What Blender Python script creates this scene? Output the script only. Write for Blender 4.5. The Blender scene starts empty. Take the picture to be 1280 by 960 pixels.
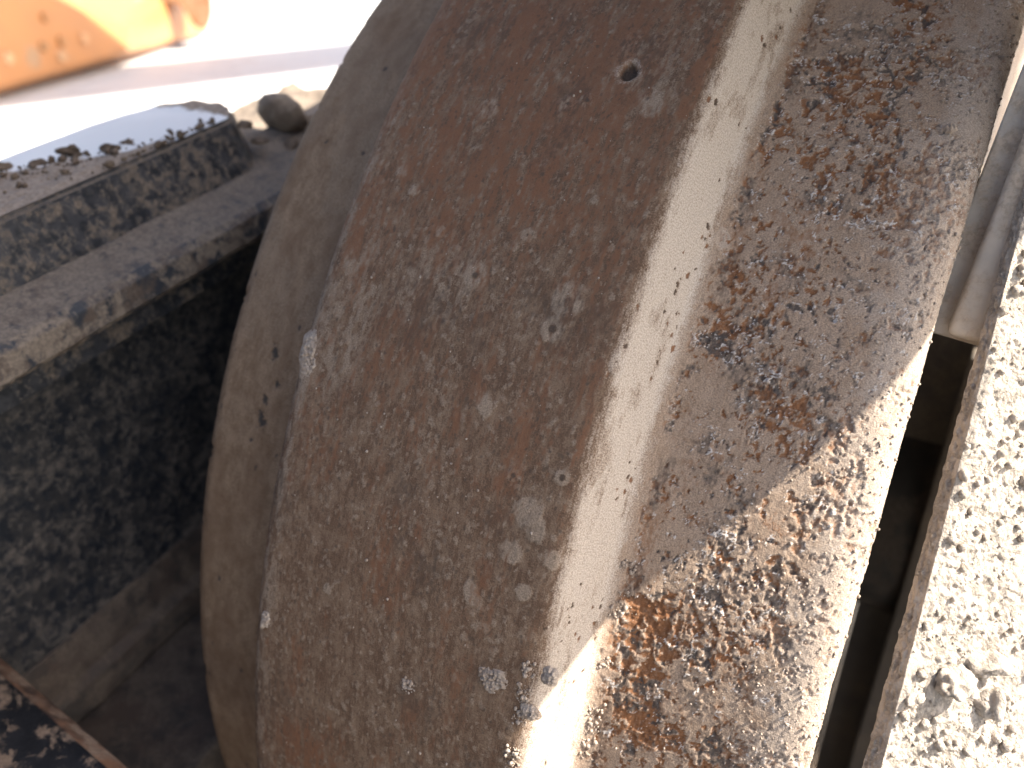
import bpy, bmesh, math, random
import numpy as np
from mathutils import Vector, Matrix

# ------------------------------------------------------------------ camera, world, sun, exposure
scene = bpy.context.scene
COL = scene.collection
CAM = np.array([0.09834, -0.37191, 0.24063])
ROWS = np.array([[0.86641544, 0.49931846, 0.00231452],      # right
                 [0.24799745, -0.42629180, -0.86992676],    # down
                 [-0.43338383, 0.75429197, -0.49317550]])   # forward
FPX = 1077.45                                               # focal length in px of the 1280 px photograph

cd = bpy.data.cameras.new('camera')
cam = bpy.data.objects.new('camera', cd)
COL.objects.link(cam)
cd.sensor_width = 36.0
cd.lens = 36.0 * FPX / 1280.0
cd.clip_start = 0.01
cd.clip_end = 500.0
M = Matrix.Identity(4)
for i in range(3):
    M[i][0], M[i][1], M[i][2], M[i][3] = ROWS[0][i], -ROWS[1][i], -ROWS[2][i], CAM[i]
cam.matrix_world = M
cd.dof.use_dof = True
cd.dof.focus_distance = 0.185
cd.dof.aperture_fstop = 13.0
scene.camera = cam

SUN = np.array([0.66, 0.265, 0.70]); SUN /= np.linalg.norm(SUN)       # towards the sun
elev = math.asin(SUN[2])
world = bpy.data.worlds.new('World')
scene.world = world
world.use_nodes = True
wn = world.node_tree
sky = wn.nodes.new('ShaderNodeTexSky')
sky.sky_type = 'NISHITA'
sky.sun_disc = False
sky.sun_elevation = elev
sky.sun_rotation = math.atan2(SUN[0], SUN[1])
sky.air_density = 1.0
sky.dust_density = 4.0
sky.ozone_density = 0.3
bg = wn.nodes['Background']
bg.inputs['Strength'].default_value = 0.09
wn.links.new(sky.outputs[0], bg.inputs['Color'])
sl = bpy.data.lights.new('sun', 'SUN')
sl.energy = 4.5
sl.angle = math.radians(0.53)
sl.color = (1.0, 0.92, 0.80)
so = bpy.data.objects.new('sun', sl)
COL.objects.link(so)
so.rotation_euler = Vector(SUN.tolist()).to_track_quat('Z', 'Y').to_euler()
so.location = (3, 2, 4)
scene.view_settings.view_transform = 'Standard'
scene.view_settings.look = 'None'
scene.view_settings.gamma = 1.0
scene.view_settings.use_curve_mapping = False
scene.view_settings.exposure = 1.78

# ------------------------------------------------------------------ helpers
rng = np.random.default_rng(7)
random.seed(7)

def ray(px, py):
    d = ROWS.T @ np.array([(px - 640) / FPX, (py - 480) / FPX, 1.0])
    return d / np.linalg.norm(d)

def at(px, py, t):
    return CAM + ray(px, py) * t

def on_cyl(px, py, r):
    d = ray(px, py)
    a = d[1] ** 2 + d[2] ** 2
    b = CAM[1] * d[1] + CAM[2] * d[2]
    c = CAM[1] ** 2 + CAM[2] ** 2 - r * r
    return CAM + d * ((-b - math.sqrt(b * b - a * c)) / a)

def on_x(px, py, x):
    d = ray(px, py)
    return CAM + d * ((x - CAM[0]) / d[0])

def on_plane(px, py, n, off):
    d = ray(px, py)
    return CAM + d * ((off - CAM @ n) / (d @ n))

TBL = {}
def vnoise(x, y, seed=0):
    if seed not in TBL:
        TBL[seed] = np.random.default_rng(1000 + seed).random((256, 256)).astype(np.float32)
    T = TBL[seed]
    xi = np.floor(x).astype(np.int64); yi = np.floor(y).astype(np.int64)
    fx = x - xi; fy = y - yi
    fx = fx * fx * (3 - 2 * fx); fy = fy * fy * (3 - 2 * fy)
    a = T[xi & 255, yi & 255]; b = T[(xi + 1) & 255, yi & 255]
    c = T[xi & 255, (yi + 1) & 255]; d = T[(xi + 1) & 255, (yi + 1) & 255]
    return (a * (1 - fx) + b * fx) * (1 - fy) + (c * (1 - fx) + d * fx) * fy

def fbm(x, y, o=4, seed=0, gain=0.5):
    v = 0; amp = 1; tot = 0
    for k in range(o):
        v = v + amp * vnoise(x * 2 ** k + 17.3 * k, y * 2 ** k + 5.1 * k, seed + k)
        tot += amp; amp *= gain
    return v / tot

def worley(x, y, seed=0):
    """distance to nearest cell point, and that cell's three random numbers"""
    key = ('w', seed)
    if key not in TBL:
        TBL[key] = np.random.default_rng(5000 + seed).random((5, 128, 128)).astype(np.float32)
    T = TBL[key]
    xi = np.floor(x).astype(np.int64); yi = np.floor(y).astype(np.int64)
    best = np.full(x.shape, 9.0, np.float32)
    ids = [np.zeros(x.shape, np.float32) for _ in range(3)]
    for dx in (-1, 0, 1):
        for dy in (-1, 0, 1):
            cx = (xi + dx) & 127; cy = (yi + dy) & 127
            px = xi + dx + T[0][cx, cy]; py = yi + dy + T[1][cx, cy]
            d = np.hypot(px - x, py - y)
            m = d < best
            best = np.where(m, d, best)
            for k in range(3):
                ids[k] = np.where(m, T[2 + k][cx, cy], ids[k])
    return best, ids

def sstep(a, b, x):
    t = np.clip((x - a) / (b - a), 0, 1)
    return t * t * (3 - 2 * t)

def tag(o, label, cat, group=None, kind=None):
    if label: o['label'] = label
    if cat: o['category'] = cat
    if group: o['group'] = group
    if kind: o['kind'] = kind
    return o

def empty(name, loc, label, cat, group=None):
    o = bpy.data.objects.new(name, None)
    o.location = loc
    o.empty_display_size = 0.02
    COL.objects.link(o)
    return tag(o, label, cat, group)

def link(name, me, mat, parent=None, smooth=False):
    if mat: me.materials.append(mat)
    o = bpy.data.objects.new(name, me)
    COL.objects.link(o)
    if parent is not None:
        o.parent = parent
        o.matrix_parent_inverse = Matrix.Translation(-Vector(parent.location))
    if smooth:
        me.polygons.foreach_set('use_smooth', np.ones(len(me.polygons), bool))
    return o

def mesh_np(name, V, F):
    """V (n,3), F (m,4) or (m,3) numpy"""
    me = bpy.data.meshes.new(name)
    k = F.shape[1]
    me.vertices.add(len(V)); me.vertices.foreach_set('co', V.astype(np.float32).ravel())
    me.loops.add(F.size); me.loops.foreach_set('vertex_index', F.astype(np.int32).ravel())
    me.polygons.add(len(F))
    me.polygons.foreach_set('loop_start', np.arange(0, F.size, k, dtype=np.int32))
    me.update(calc_edges=True)
    return me

def grid_faces(nu, nv, flip=False, wrap=False):
    a = np.arange(nu * nv).reshape(nu, nv)
    if wrap:
        a = np.vstack([a, a[:1]])
    q = np.stack([a[:-1, :-1], a[:-1, 1:], a[1:, 1:], a[1:, :-1]], -1).reshape(-1, 4)
    return q[:, ::-1] if flip else q

def set_attr(me, name, arr):
    k = arr.shape[1]
    a = me.attributes.new(name, 'FLOAT_COLOR' if k == 4 else 'FLOAT_VECTOR', 'POINT')
    a.data.foreach_set('color' if k == 4 else 'vector', arr.astype(np.float32).ravel())

def bm_obj(name, bm, mat, parent=None, bevel=0.0, seg=2, smooth=False):
    if bevel:
        bmesh.ops.bevel(bm, geom=list(bm.edges), offset=bevel, segments=seg, affect='EDGES', profile=0.6)
    bmesh.ops.recalc_face_normals(bm, faces=bm.faces)
    me = bpy.data.meshes.new(name)
    bm.to_mesh(me); bm.free()
    return link(name, me, mat, parent, smooth)

def prism(pts, depth_vec):
    """closed prism: polygon pts (3D) swept by depth_vec"""
    bm = bmesh.new()
    a = [bm.verts.new(p) for p in pts]
    b = [bm.verts.new(np.array(p) + np.array(depth_vec)) for p in pts]
    bm.faces.new(a); bm.faces.new(b[::-1])
    n = len(pts)
    for i in range(n):
        bm.faces.new((a[i], b[i], b[(i + 1) % n], a[(i + 1) % n]))
    return bm

def ico(sub=1):
    bm = bmesh.new()
    bmesh.ops.create_icosphere(bm, subdivisions=sub, radius=1.0)
    V = np.array([v.co[:] for v in bm.verts]); F = np.array([[v.index for v in f.verts] for f in bm.faces])
    bm.free()
    return V, F
ICO1 = ico(1); ICO2 = ico(2); ICO3 = ico(4)

def lump(V0, size, seed, rough=0.35, freq=1.6, flat=1.0):
    """irregular stone / clod vertices"""
    r = np.random.default_rng(seed)
    k = r.normal(size=(7, 3)); ph = r.random(7) * 6.3
    d = 1 + rough * sum(np.sin(V0 @ k[i] * freq * (1 + i * .45) + ph[i]) / (1 + i * .7) for i in range(7)) * 0.42
    if len(V0) > 200:
        k2 = r.normal(size=(14, 3)); p2 = r.random(14) * 6.3
        d = d + rough * .30 * sum(np.abs(np.sin(V0 @ k2[i] * (3 + i * .9) + p2[i])) / (1 + i * .22) for i in range(14)) / 4 - rough * .3
    sc = np.array([1, 1, flat]) * (0.8 + 0.4 * r.random(3))
    ax = r.normal(size=3); ax /= np.linalg.norm(ax)
    R = np.array(Matrix.Rotation(r.random() * 6.3, 3, Vector(ax.tolist())))
    return (V0 * d[:, None] * sc) @ R.T * size

def cluster(centres, sizes, base, seed, rough=0.4):
    Vs, Fs, n = [], [], 0
    for i, (c, s) in enumerate(zip(centres, sizes)):
        v = lump(base[0], s, seed + i, rough) + c
        Vs.append(v); Fs.append(base[1] + n); n += len(v)
    return np.vstack(Vs), np.vstack(Fs)

# ------------------------------------------------------------------ materials
class Mat:
    def __init__(self, name, rough=0.85, spec=0.3):
        self.m = bpy.data.materials.new(name); self.m.use_nodes = True
        self.t = self.m.node_tree; self.b = self.t.nodes['Principled BSDF']
        self.b.inputs['Roughness'].default_value = rough
        self.b.inputs['Specular IOR Level'].default_value = spec
    def n(self, kind, **kw):
        nd = self.t.nodes.new(kind)
        for k, v in kw.items():
            if k in nd.inputs: self.set(nd.inputs[k], v)
            else: setattr(nd, k, v)
        return nd
    def set(self, sock, v):
        if isinstance(v, bpy.types.NodeSocket): self.t.links.new(v, sock)
        elif isinstance(v, tuple) and len(v) == 3 and sock.type == 'RGBA': sock.default_value = (*v, 1)
        else: sock.default_value = v
    def coord(self, attr=None, scale=(1, 1, 1)):
        if attr: o = self.n('ShaderNodeAttribute', attribute_name=attr).outputs['Vector']
        else: o = self.n('ShaderNodeTexCoord').outputs['Object']
        mp = self.n('ShaderNodeMapping'); self.set(mp.inputs['Vector'], o); mp.inputs['Scale'].default_value = scale
        return mp.outputs[0]
    def noise(self, vec, scale, detail=4, rough=0.6, dist=0.0):
        nd = self.n('ShaderNodeTexNoise'); self.set(nd.inputs['Vector'], vec)
        nd.inputs['Scale'].default_value = scale; nd.inputs['Detail'].default_value = detail
        nd.inputs['Roughness'].default_value = rough; nd.inputs['Distortion'].default_value = dist
        return nd.outputs['Fac']
    def vor(self, vec, scale, feature='F1'):
        nd = self.n('ShaderNodeTexVoronoi', feature=feature); self.set(nd.inputs['Vector'], vec)
        nd.inputs['Scale'].default_value = scale
        return nd.outputs['Distance']
    def ramp(self, fac, a, b, lo=0.0, hi=1.0):
        nd = self.n('ShaderNodeMapRange', interpolation_type='SMOOTHSTEP'); self.set(nd.inputs['Value'], fac)
        for k, v in zip(('From Min', 'From Max', 'To Min', 'To Max'), (a, b, lo, hi)): nd.inputs[k].default_value = v
        return nd.outputs[0]
    def mix(self, fac, a, b):
        nd = self.n('ShaderNodeMix', data_type='RGBA')
        self.set(nd.inputs[0], fac); self.set(nd.inputs[6], a); self.set(nd.inputs[7], b)
        return nd.outputs[2]
    def math(self, op, a, b=0.0):
        nd = self.n('ShaderNodeMath', operation=op); self.set(nd.inputs[0], a); self.set(nd.inputs[1], b)
        return nd.outputs[0]
    def col(self, c): self.set(self.b.inputs['Base Color'], c)
    def bump(self, h, strength=0.5, dist=0.001):
        nd = self.n('ShaderNodeBump'); nd.inputs['Strength'].default_value = strength
        nd.inputs['Distance'].default_value = dist; self.set(nd.inputs['Height'], h)
        self.set(self.b.inputs['Normal'], nd.outputs[0])
    def upness(self, lo, hi):
        g = self.n('ShaderNodeNewGeometry'); sx = self.n('ShaderNodeSeparateXYZ')
        self.set(sx.inputs[0], g.outputs['Normal'])
        return self.ramp(sx.outputs[2], lo, hi)

def worn_metal(name, *sets, streak=1.0, rough=0.85, spec=0.25, bump=0.5, grain=0.35, scratch=0.0):
    """each set: base1, base2, rust, dust, dark, pale; the mesh attribute 'wear' says where rust, dust, dark pits and
    pale crust lie, and the third number of 'surf' which of two sets (0: first, 1: last) a place belongs to"""
    m = Mat(name, rough, spec)
    v = m.coord('surf', (1, 1 / streak, 0)); vi = m.coord('surf', (1, 1, 0))
    sz = m.n('ShaderNodeSeparateXYZ'); m.set(sz.inputs[0], m.n('ShaderNodeAttribute', attribute_name='surf').outputs['Vector'])
    zone = sz.outputs[2]
    def pick(k, f=1.0): return m.mix(zone, tuple(x * f for x in sets[0][k]), tuple(x * f for x in sets[-1][k]))
    n1 = m.noise(v, 260, 6, 0.65); n2 = m.noise(v, 1100, 4, 0.7); n3 = m.noise(vi, 2600, 3, 0.6)
    if scratch:
        n4 = m.noise(m.coord('surf', (1, 0.07, 0)), 1300, 3, 0.7)
        sc_ = m.math('MULTIPLY', m.math('SUBTRACT', 1.0, zone), scratch)
        n2 = m.math('ADD', m.math('MULTIPLY', n2, m.math('SUBTRACT', 1.0, sc_)), m.math('MULTIPLY', n4, sc_))
    c = m.mix(m.ramp(m.math('ADD', m.math('MULTIPLY', n1, 0.5), m.math('MULTIPLY', n2, 0.5)), 0.41, 0.60), pick(0), pick(1))
    at_ = m.n('ShaderNodeAttribute', attribute_name='wear'); sp = m.n('ShaderNodeSeparateColor')
    m.set(sp.inputs[0], at_.outputs['Color'])
    def edge(mask):          # break a mask's outline up with fine grain
        g = m.math('ADD', mask, m.math('MULTIPLY', m.math('SUBTRACT', n2, 0.5), 1.5))
        g = m.math('ADD', g, m.math('MULTIPLY', m.math('SUBTRACT', n3, 0.5), 0.7))
        return m.math('MULTIPLY', m.ramp(g, 0.12, 1.0), m.ramp(mask, 0.0, 0.15))
    c = m.mix(edge(sp.outputs[1]), c, m.mix(m.ramp(n2, 0.3, 0.7), pick(3), pick(3, 0.8)))
    c = m.mix(edge(sp.outputs[0]), c, m.mix(m.ramp(n3, 0.35, 0.65), pick(2), pick(2, 0.55)))
    c = m.mix(edge(sp.outputs[2]), c, pick(4))
    c = m.mix(edge(at_.outputs['Alpha']), c, pick(5))
    hsv = m.n('ShaderNodeHueSaturation'); m.set(hsv.inputs['Color'], c)      # grain of the dust
    m.set(hsv.inputs['Value'], m.ramp(n3, 0.25, 0.75, 1 - grain, 1 + grain))
    m.col(hsv.outputs[0])
    h = m.math('ADD', m.math('MULTIPLY', n2, 0.6), m.math('MULTIPLY', n3, 0.45))
    m.bump(h, bump, 0.0006)
    return m.m

FL_SET = ((0.125, 0.076, 0.049), (0.215, 0.146, 0.098), (0.255, 0.126, 0.071), (0.315, 0.240, 0.178), (0.078, 0.057, 0.044), (0.465, 0.395, 0.330))
TR_SET = ((0.340, 0.254, 0.190), (0.288, 0.210, 0.152), (0.285, 0.130, 0.060), (0.430, 0.350, 0.285), (0.088, 0.074, 0.066), (0.50, 0.46, 0.43))
LE_SET = ((0.180, 0.118, 0.074), (0.262, 0.184, 0.124), (0.170, 0.092, 0.052), (0.265, 0.200, 0.145), (0.055, 0.047, 0.042), (0.38, 0.33, 0.28))
MAT_FLANGE = worn_metal('rusty_worn_steel', FL_SET, TR_SET, streak=2.0, rough=0.82, spec=0.22, bump=0.55, grain=0.28, scratch=0.35)
MAT_TREAD = MAT_FLANGE
MAT_LEFT = worn_metal('dusty_inner_steel', LE_SET, streak=2.0, rough=0.85, bump=0.9, grain=0.4, scratch=0.3)

def simple_dirty(name, base1, base2, dust, scale=60, thr=(0.45, 0.6), rough=0.7, spec=0.35, up=None, bump=0.4, bdist=0.001, gscale=900):
    m = Mat(name, rough, spec); v = m.coord()
    n1 = m.noise(v, scale, 7, 0.68, 0.3); n2 = m.noise(v, gscale, 3, 0.6); n0 = m.noise(v, scale * 0.22, 3, 0.6)
    c = m.mix(m.ramp(m.noise(v, scale * 0.6, 4), 0.4, 0.6), base1, base2)
    f = m.ramp(m.math('ADD', n1, m.math('MULTIPLY', m.math('SUBTRACT', n0, 0.5), 0.5)), *thr)
    if up: f = m.math('MAXIMUM', f, m.math('MULTIPLY', m.upness(*up), m.ramp(n1, 0.3, 0.5)))
    c = m.mix(f, c, m.mix(m.ramp(n2, 0.35, 0.65), dust, tuple(x * 0.72 for x in dust)))
    m.col(c)
    m.set(m.b.inputs['Roughness'], m.ramp(f, 0, 1, rough * 0.75, 0.95))
    m.bump(m.math('ADD', m.math('MULTIPLY', f, 0.5), m.math('MULTIPLY', n2, 0.5)), bump, bdist)
    return m.m

MAT_BLACK = simple_dirty('chipped_black_paint_with_dust', (0.016, 0.018, 0.022), (0.034, 0.035, 0.040), (0.150, 0.120, 0.095),
                         scale=330, thr=(0.45, 0.66), rough=0.5, up=(0.6, 0.9))
MAT_WEB = simple_dirty('sooty_black_steel', (0.016, 0.019, 0.025), (0.036, 0.035, 0.036), (0.120, 0.104, 0.092),
                       scale=330, thr=(0.45, 0.68), rough=0.6)
MAT_LEDGE = simple_dirty('dusty_ledge_steel', (0.026, 0.030, 0.038), (0.085, 0.064, 0.052), (0.190, 0.155, 0.126),
                         scale=260, thr=(0.42, 0.58), rough=0.7, up=(0.88, 0.98))
MAT_RUSTEDGE = simple_dirty('rusty_bare_edge', (0.075, 0.05, 0.042), (0.27, 0.15, 0.095), (0.33, 0.24, 0.18), scale=110, rough=0.8)
MAT_SOIL = simple_dirty('dry_soil', (0.42, 0.365, 0.31), (0.47, 0.41, 0.35), (0.53, 0.47, 0.405), scale=220, rough=0.95, spec=0.1, gscale=1600, bump=0.9)
MAT_CLOD = simple_dirty('dark_soil_clod', (0.085, 0.062, 0.046), (0.13, 0.10, 0.075), (0.17, 0.13, 0.10), scale=300, rough=0.95, spec=0.1, gscale=2600)
MAT_STONE = simple_dirty('brown_stone', (0.15, 0.115, 0.09), (0.20, 0.16, 0.125), (0.27, 0.22, 0.175), scale=90, rough=0.9, spec=0.2, up=(0.5, 0.9))
MAT_GREY = simple_dirty('grey_galvanised_steel', (0.48, 0.44, 0.39), (0.56, 0.50, 0.43), (0.54, 0.45, 0.36), scale=120, thr=(0.42, 0.62), rough=0.7, bump=0.4)
MAT_DARK = simple_dirty('dark_bracket_steel', (0.045, 0.042, 0.040), (0.065, 0.058, 0.052), (0.115, 0.095, 0.080), scale=60, rough=0.8)
MAT_BRACKET = simple_dirty('dusty_bracket_steel', (0.10, 0.088, 0.078), (0.14, 0.12, 0.10), (0.21, 0.175, 0.14), scale=40, rough=0.85)
MAT_ORANGE = simple_dirty('worn_orange_paint', (0.50, 0.235, 0.095), (0.46, 0.22, 0.095), (0.48, 0.31, 0.19), scale=9, thr=(0.62, 0.68), rough=0.45, bump=0.1, gscale=40)
MAT_LUG = simple_dirty('rusty_brown_lug', (0.24, 0.10, 0.04), (0.30, 0.13, 0.05), (0.32, 0.19, 0.11), scale=12, rough=0.7, gscale=50)
MAT_SPOT = simple_dirty('rust_spot', (0.46, 0.24, 0.10), (0.42, 0.21, 0.09), (0.5, 0.28, 0.14), scale=12, gscale=50)
MAT_SPOT2 = simple_dirty('pale_spot', (0.60, 0.34, 0.17), (0.62, 0.36, 0.2), (0.6, 0.38, 0.22), scale=12, gscale=50)
MAT_GROUND = simple_dirty('pale_dry_ground', (0.62, 0.635, 0.635), (0.66, 0.675, 0.675), (0.70, 0.71, 0.71), scale=3.0, rough=0.95, spec=0.1, gscale=60, bump=0.5, bdist=0.01)
# polished running face of the rail, with drifts of dust
m = Mat('polished_rail_face', 0.32, 0.5); v = m.coord()
dn = m.noise(v, 70, 6, 0.65); d0 = m.noise(v, 22, 3, 0.5)
at_ = m.n('ShaderNodeAttribute', attribute_name='wear'); sp = m.n('ShaderNodeSeparateColor'); m.set(sp.inputs[0], at_.outputs['Color'])
dust = m.ramp(m.math('ADD', sp.outputs[1], m.math('MULTIPLY', m.math('SUBTRACT', dn, 0.5), 1.3)), 0.42, 0.62)
m.col(m.mix(dust, m.mix(m.ramp(d0, .4, .6), (0.72, 0.70, 0.68), (0.76, 0.74, 0.72)), m.mix(m.ramp(m.noise(v, 700, 3), .35, .65), (0.27, 0.22, 0.18), (0.20, 0.155, 0.12))))
m.set(m.b.inputs['Metallic'], m.ramp(dust, 0, 1, 0.35, 0.0)); m.set(m.b.inputs['Roughness'], m.ramp(dust, 0, 1, 0.5, 0.95))
m.bump(m.math('MULTIPLY', m.noise(v, 900, 3), dust), 0.6, 0.0015)
MAT_RAIL = m.m

# ------------------------------------------------------------------ ground
GZ = -0.36
bm = bmesh.new()
gv = [bm.verts.new(p) for p in ((-150, -150, GZ), (150, -150, GZ), (150, 150, GZ), (-150, 150, GZ))]
bm.faces.new(gv)
tag(bm_obj('ground', bm, MAT_GROUND), 'pale dry sunlit earth ground around the machine', 'ground', kind='structure')

# ------------------------------------------------------------------ added plate under the wheel, blocks light bounced off the ground
bounce_blk = empty('bounce_blocker', (.1, -.2, GZ), 'added dark steel plate under the idler wheel that blocks ground bounce light', 'light blocker')
bm_obj('plate', prism([(-.40, -1.05, GZ + .05), (.9, -1.05, GZ + .05), (.9, .4, GZ + .05), (-.40, .4, GZ + .05)], (0, 0, .033)), MAT_DARK, bounce_blk, .004)
for x in (-.3, .1, .5):
    bm_obj('blocker_foot', prism([(x, -1.0, GZ), (x + .06, -1.0, GZ), (x + .06, .35, GZ), (x, .35, GZ)], (0, 0, .0495)), MAT_DARK, bounce_blk, .003)

# ------------------------------------------------------------------ the idler wheel
R0 = 0.275
wheel = empty('idler_wheel', (0.005, 0, -0.27), 'rusty dust-covered steel idler wheel with raised centre flange and pitted outer tread', 'idler wheel')

def resample(pts, n_fine=6000, sm=0.0017):
    P = np.array(pts); L = np.r_[0, np.cumsum(np.hypot(*np.diff(P, axis=0).T))]
    u = np.linspace(0, L[-1], n_fine); x = np.interp(u, L, P[:, 0]); r = np.interp(u, L, P[:, 1])
    k = int(3 * sm / (L[-1] / n_fine)); g = np.exp(-0.5 * (np.arange(-k, k + 1) / (k / 3)) ** 2); g /= g.sum()
    xs = np.convolve(np.pad(x, k, 'edge'), g, 'valid'); rs = np.convolve(np.pad(r, k, 'edge'), g, 'valid')
    return u, xs, rs

prof = [(-0.0865, 0.205), (-0.0865, 0.246), (-0.0845, 0.2525), (-0.0800, 0.2562), (-0.0500, 0.2565), (-0.0462, 0.2590),
        (-0.0412, 0.2728), (-0.0395, 0.2744), (-0.0370, 0.2752), (-0.015, 0.2757), (0.015, 0.2757), (0.0366, 0.2751), (0.0392, 0.2742),
        (0.0464, 0.2592), (0.0492, 0.2577), (0.0560, 0.2567), (0.0842, 0.2538), (0.0890, 0.2530), (0.0922, 0.2513), (0.0938, 0.2492), (0.0941, 0.2472), (0.0915, 0.235), (0.0875, 0.205)]
uf, xf, rf = resample(prof)
# columns: denser where the camera sees it close
dens = np.where(xf < -0.045, 1 / 0.00050, np.where(xf < 0.037, 1 / 0.00036, 1 / 0.00028))
dens = np.where(rf < 0.2415, 1 / 0.0016, dens)
cum = np.r_[0, np.cumsum(0.5 * (dens[1:] + dens[:-1]) * np.diff(uf))]
NC = int(cum[-1]); uc = np.interp(np.linspace(0, cum[-1], NC), cum, uf)
xc = np.interp(uc, uf, xf); rc = np.interp(uc, uf, rf)
tx = np.gradient(xc, uc); tr = np.gradient(rc, uc); tl = np.hypot(tx, tr); nx = -tr / tl; nr = tx / tl
TH0, TH1 = math.radians(-4), math.radians(76)
th = np.r_[np.linspace(TH0, TH1, 1120), np.linspace(TH1, TH0 + 2 * math.pi, 150)[1:-1]]
NT = len(th)
X = np.repeat(xc[None, :], NT, 0); TH = np.repeat(th[:, None], NC, 1)
S = TH * R0
xm = X * 1000.0; smm = S * 1000.0                       # millimetres on the surface
U = np.repeat(uc[None, :], NT, 0) * 1000.0             # arc length across the profile

def col_of(x): return int(np.argmin(np.abs(xc - x) + (rc < 0.243) * 1))
c_fl, c_fr, c_tr = col_of(-0.0455), col_of(0.0372), col_of(0.0475)
c_split = col_of(0.0482)
um = {k: uc[k] * 1000 for k in (c_fl, c_fr, c_tr, c_split)}
def surf_px(px, py, r):
    P = on_cyl(px, py, r); k = col_of(P[0])
    return uc[k] * 1000, math.atan2(P[2], -P[1]) * R0 * 1000
w_left = 1 - sstep(um[c_fl] - 1, um[c_fl] + 1, U)
w_flange = sstep(um[c_fl] - 1, um[c_fl] + 1, U) * (1 - sstep(um[c_fr] - 0.6, um[c_fr] + 1.0, U))
w_flank = sstep(um[c_fr] - 0.6, um[c_fr] + 1.0, U) * (1 - sstep(um[c_tr] - 2.0, um[c_tr] + 3.0, U))
w_tread = sstep(um[c_tr] - 2.0, um[c_tr] + 3.0, U)
rust = np.zeros_like(U); dustm = np.zeros_like(U); dark = np.zeros_like(U); pale = np.zeros_like(U); D = np.zeros_like(U)

# --- fine crust everywhere
wx = U + 1.6 * (fbm(U / 3, smm / 3, 2, 11) - .5); wy = smm + 1.6 * (fbm(U / 3, smm / 3, 2, 12) - .5)
grain = fbm(U / 0.9, smm / 0.9, 2, 20)
mid = fbm(U / 4.5, smm / 4.5, 4, 24)
big = fbm(U / 22, smm / 22, 3, 30)
D += w_left * (0.22 * (mid - .5) + 0.10 * (grain - .5)) + w_flange * (0.16 * (mid - .5) + 0.10 * (grain - .5)) \
   + w_flank * (0.30 * (mid - .5) + 0.20 * (grain - .5)) + w_tread * (0.24 * (mid - .5) + 0.10 * (grain - .5) + 0.5 * (big - .5))

# --- pitted outer tread
rim = sstep(um[c_tr] + 24, um[c_tr] + 42, U)            # towards the outer edge the dust is smoother
density = fbm(U / 14, smm / 14, 3, 40)
def pits(sc, seed, thr, depth, k=.40):
    """ragged pits where warped noise rises over a threshold; thin broken lips beside them"""
    global D, rust, dark, pale
    p = fbm(wx / sc, wy / (sc * 1.15), 4, seed, .58) + k * (density - .5)
    m_ = sstep(thr, thr + .07, p) * w_tread
    lip = sstep(thr - .055, thr - .02, p) * (1 - sstep(thr - .01, thr + .03, p)) * w_tread
    D -= depth * m_; D += .35 * depth * lip
    kind = fbm(U / 6, smm / 6, 3, seed + 7) + .35 * (vnoise(U / 1.3, smm / 1.3, seed + 9) - .5)
    rust = np.maximum(rust, m_ * sstep(.36, .46, kind) * .9)
    dark = np.maximum(dark, m_ * (1 - sstep(.34, .44, kind)) * .8)
    pale = np.maximum(pale, lip * sstep(.50, .64, fbm(U / 2.4, smm / 2.4, 3, seed + 12)) * (1 - sstep(.46, .58, kind)) * 1.0)
pits(1.7, 50, .59, .28, .42)
pits(1.1, 66, .60, .15, .40)
pits(2.8, 80, .625, .26, .5)

def blob(px, py, r, rad_px, stretch=1.0, ang=0.0, seed=0, soft=0.5, rag=0.9):
    """irregular patch at a place on the wheel; returns 0..1"""
    u0, s0 = surf_px(px, py, r)
    mm = rad_px * 0.19
    du, ds = U - u0, smm - s0
    ca, sa = math.cos(ang), math.sin(ang)
    a = (du * ca + ds * sa) / mm; b = (-du * sa + ds * ca) / (mm * stretch)
    q = np.hypot(a, b) + rag * (fbm(U / (mm * .5), smm / (mm * .5), 4, 70 + seed) - .5)
    return 1 - sstep(1 - soft, 1 + soft, q)

RT = 0.2555
veins = np.abs(fbm(U / 3.4 + 2 * mid, smm / 2.6, 4, 90, .6) - .5)
vein = 1 - sstep(0.006, 0.026, veins)
for i, (px, py, rd, stt) in enumerate([(1090, 50, 55, 1.0), (1050, 90, 30, 1.2), (1075, 195, 36, 1.1), (1020, 245, 26, 1.0), (1080, 265, 36, .8),
                                  (935, 440, 30, 1.8), (955, 490, 32, 1.3), (985, 340, 26, 1.2), (890, 570, 26, 1.5), (900, 690, 34, 1.5),
                                  (885, 760, 22, 1.8), (865, 850, 13, 4.0), (1070, 350, 18, 1.0), (1010, 470, 20, 1), (935, 625, 26, .8), (1135, 60, 30, .6), (870, 330, 26, 1.6)]):
    b = blob(px, py, RT, rd, stt, 0.3, i) * w_tread
    dark = np.maximum(dark, b * sstep(.44, .62, fbm(U / 1.7, smm / 2.0, 4, 100 + i % 3, .6)) * .6)
    pale = np.maximum(pale, b * vein * sstep(.42, .55, fbm(U / 2, smm / 2, 2, 107)) * 1.1)
    D += b * 0.45 * (fbm(U / 2.2, smm / 2.2, 4, 104, .6) - .45) + 0.30 * b * vein
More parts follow.
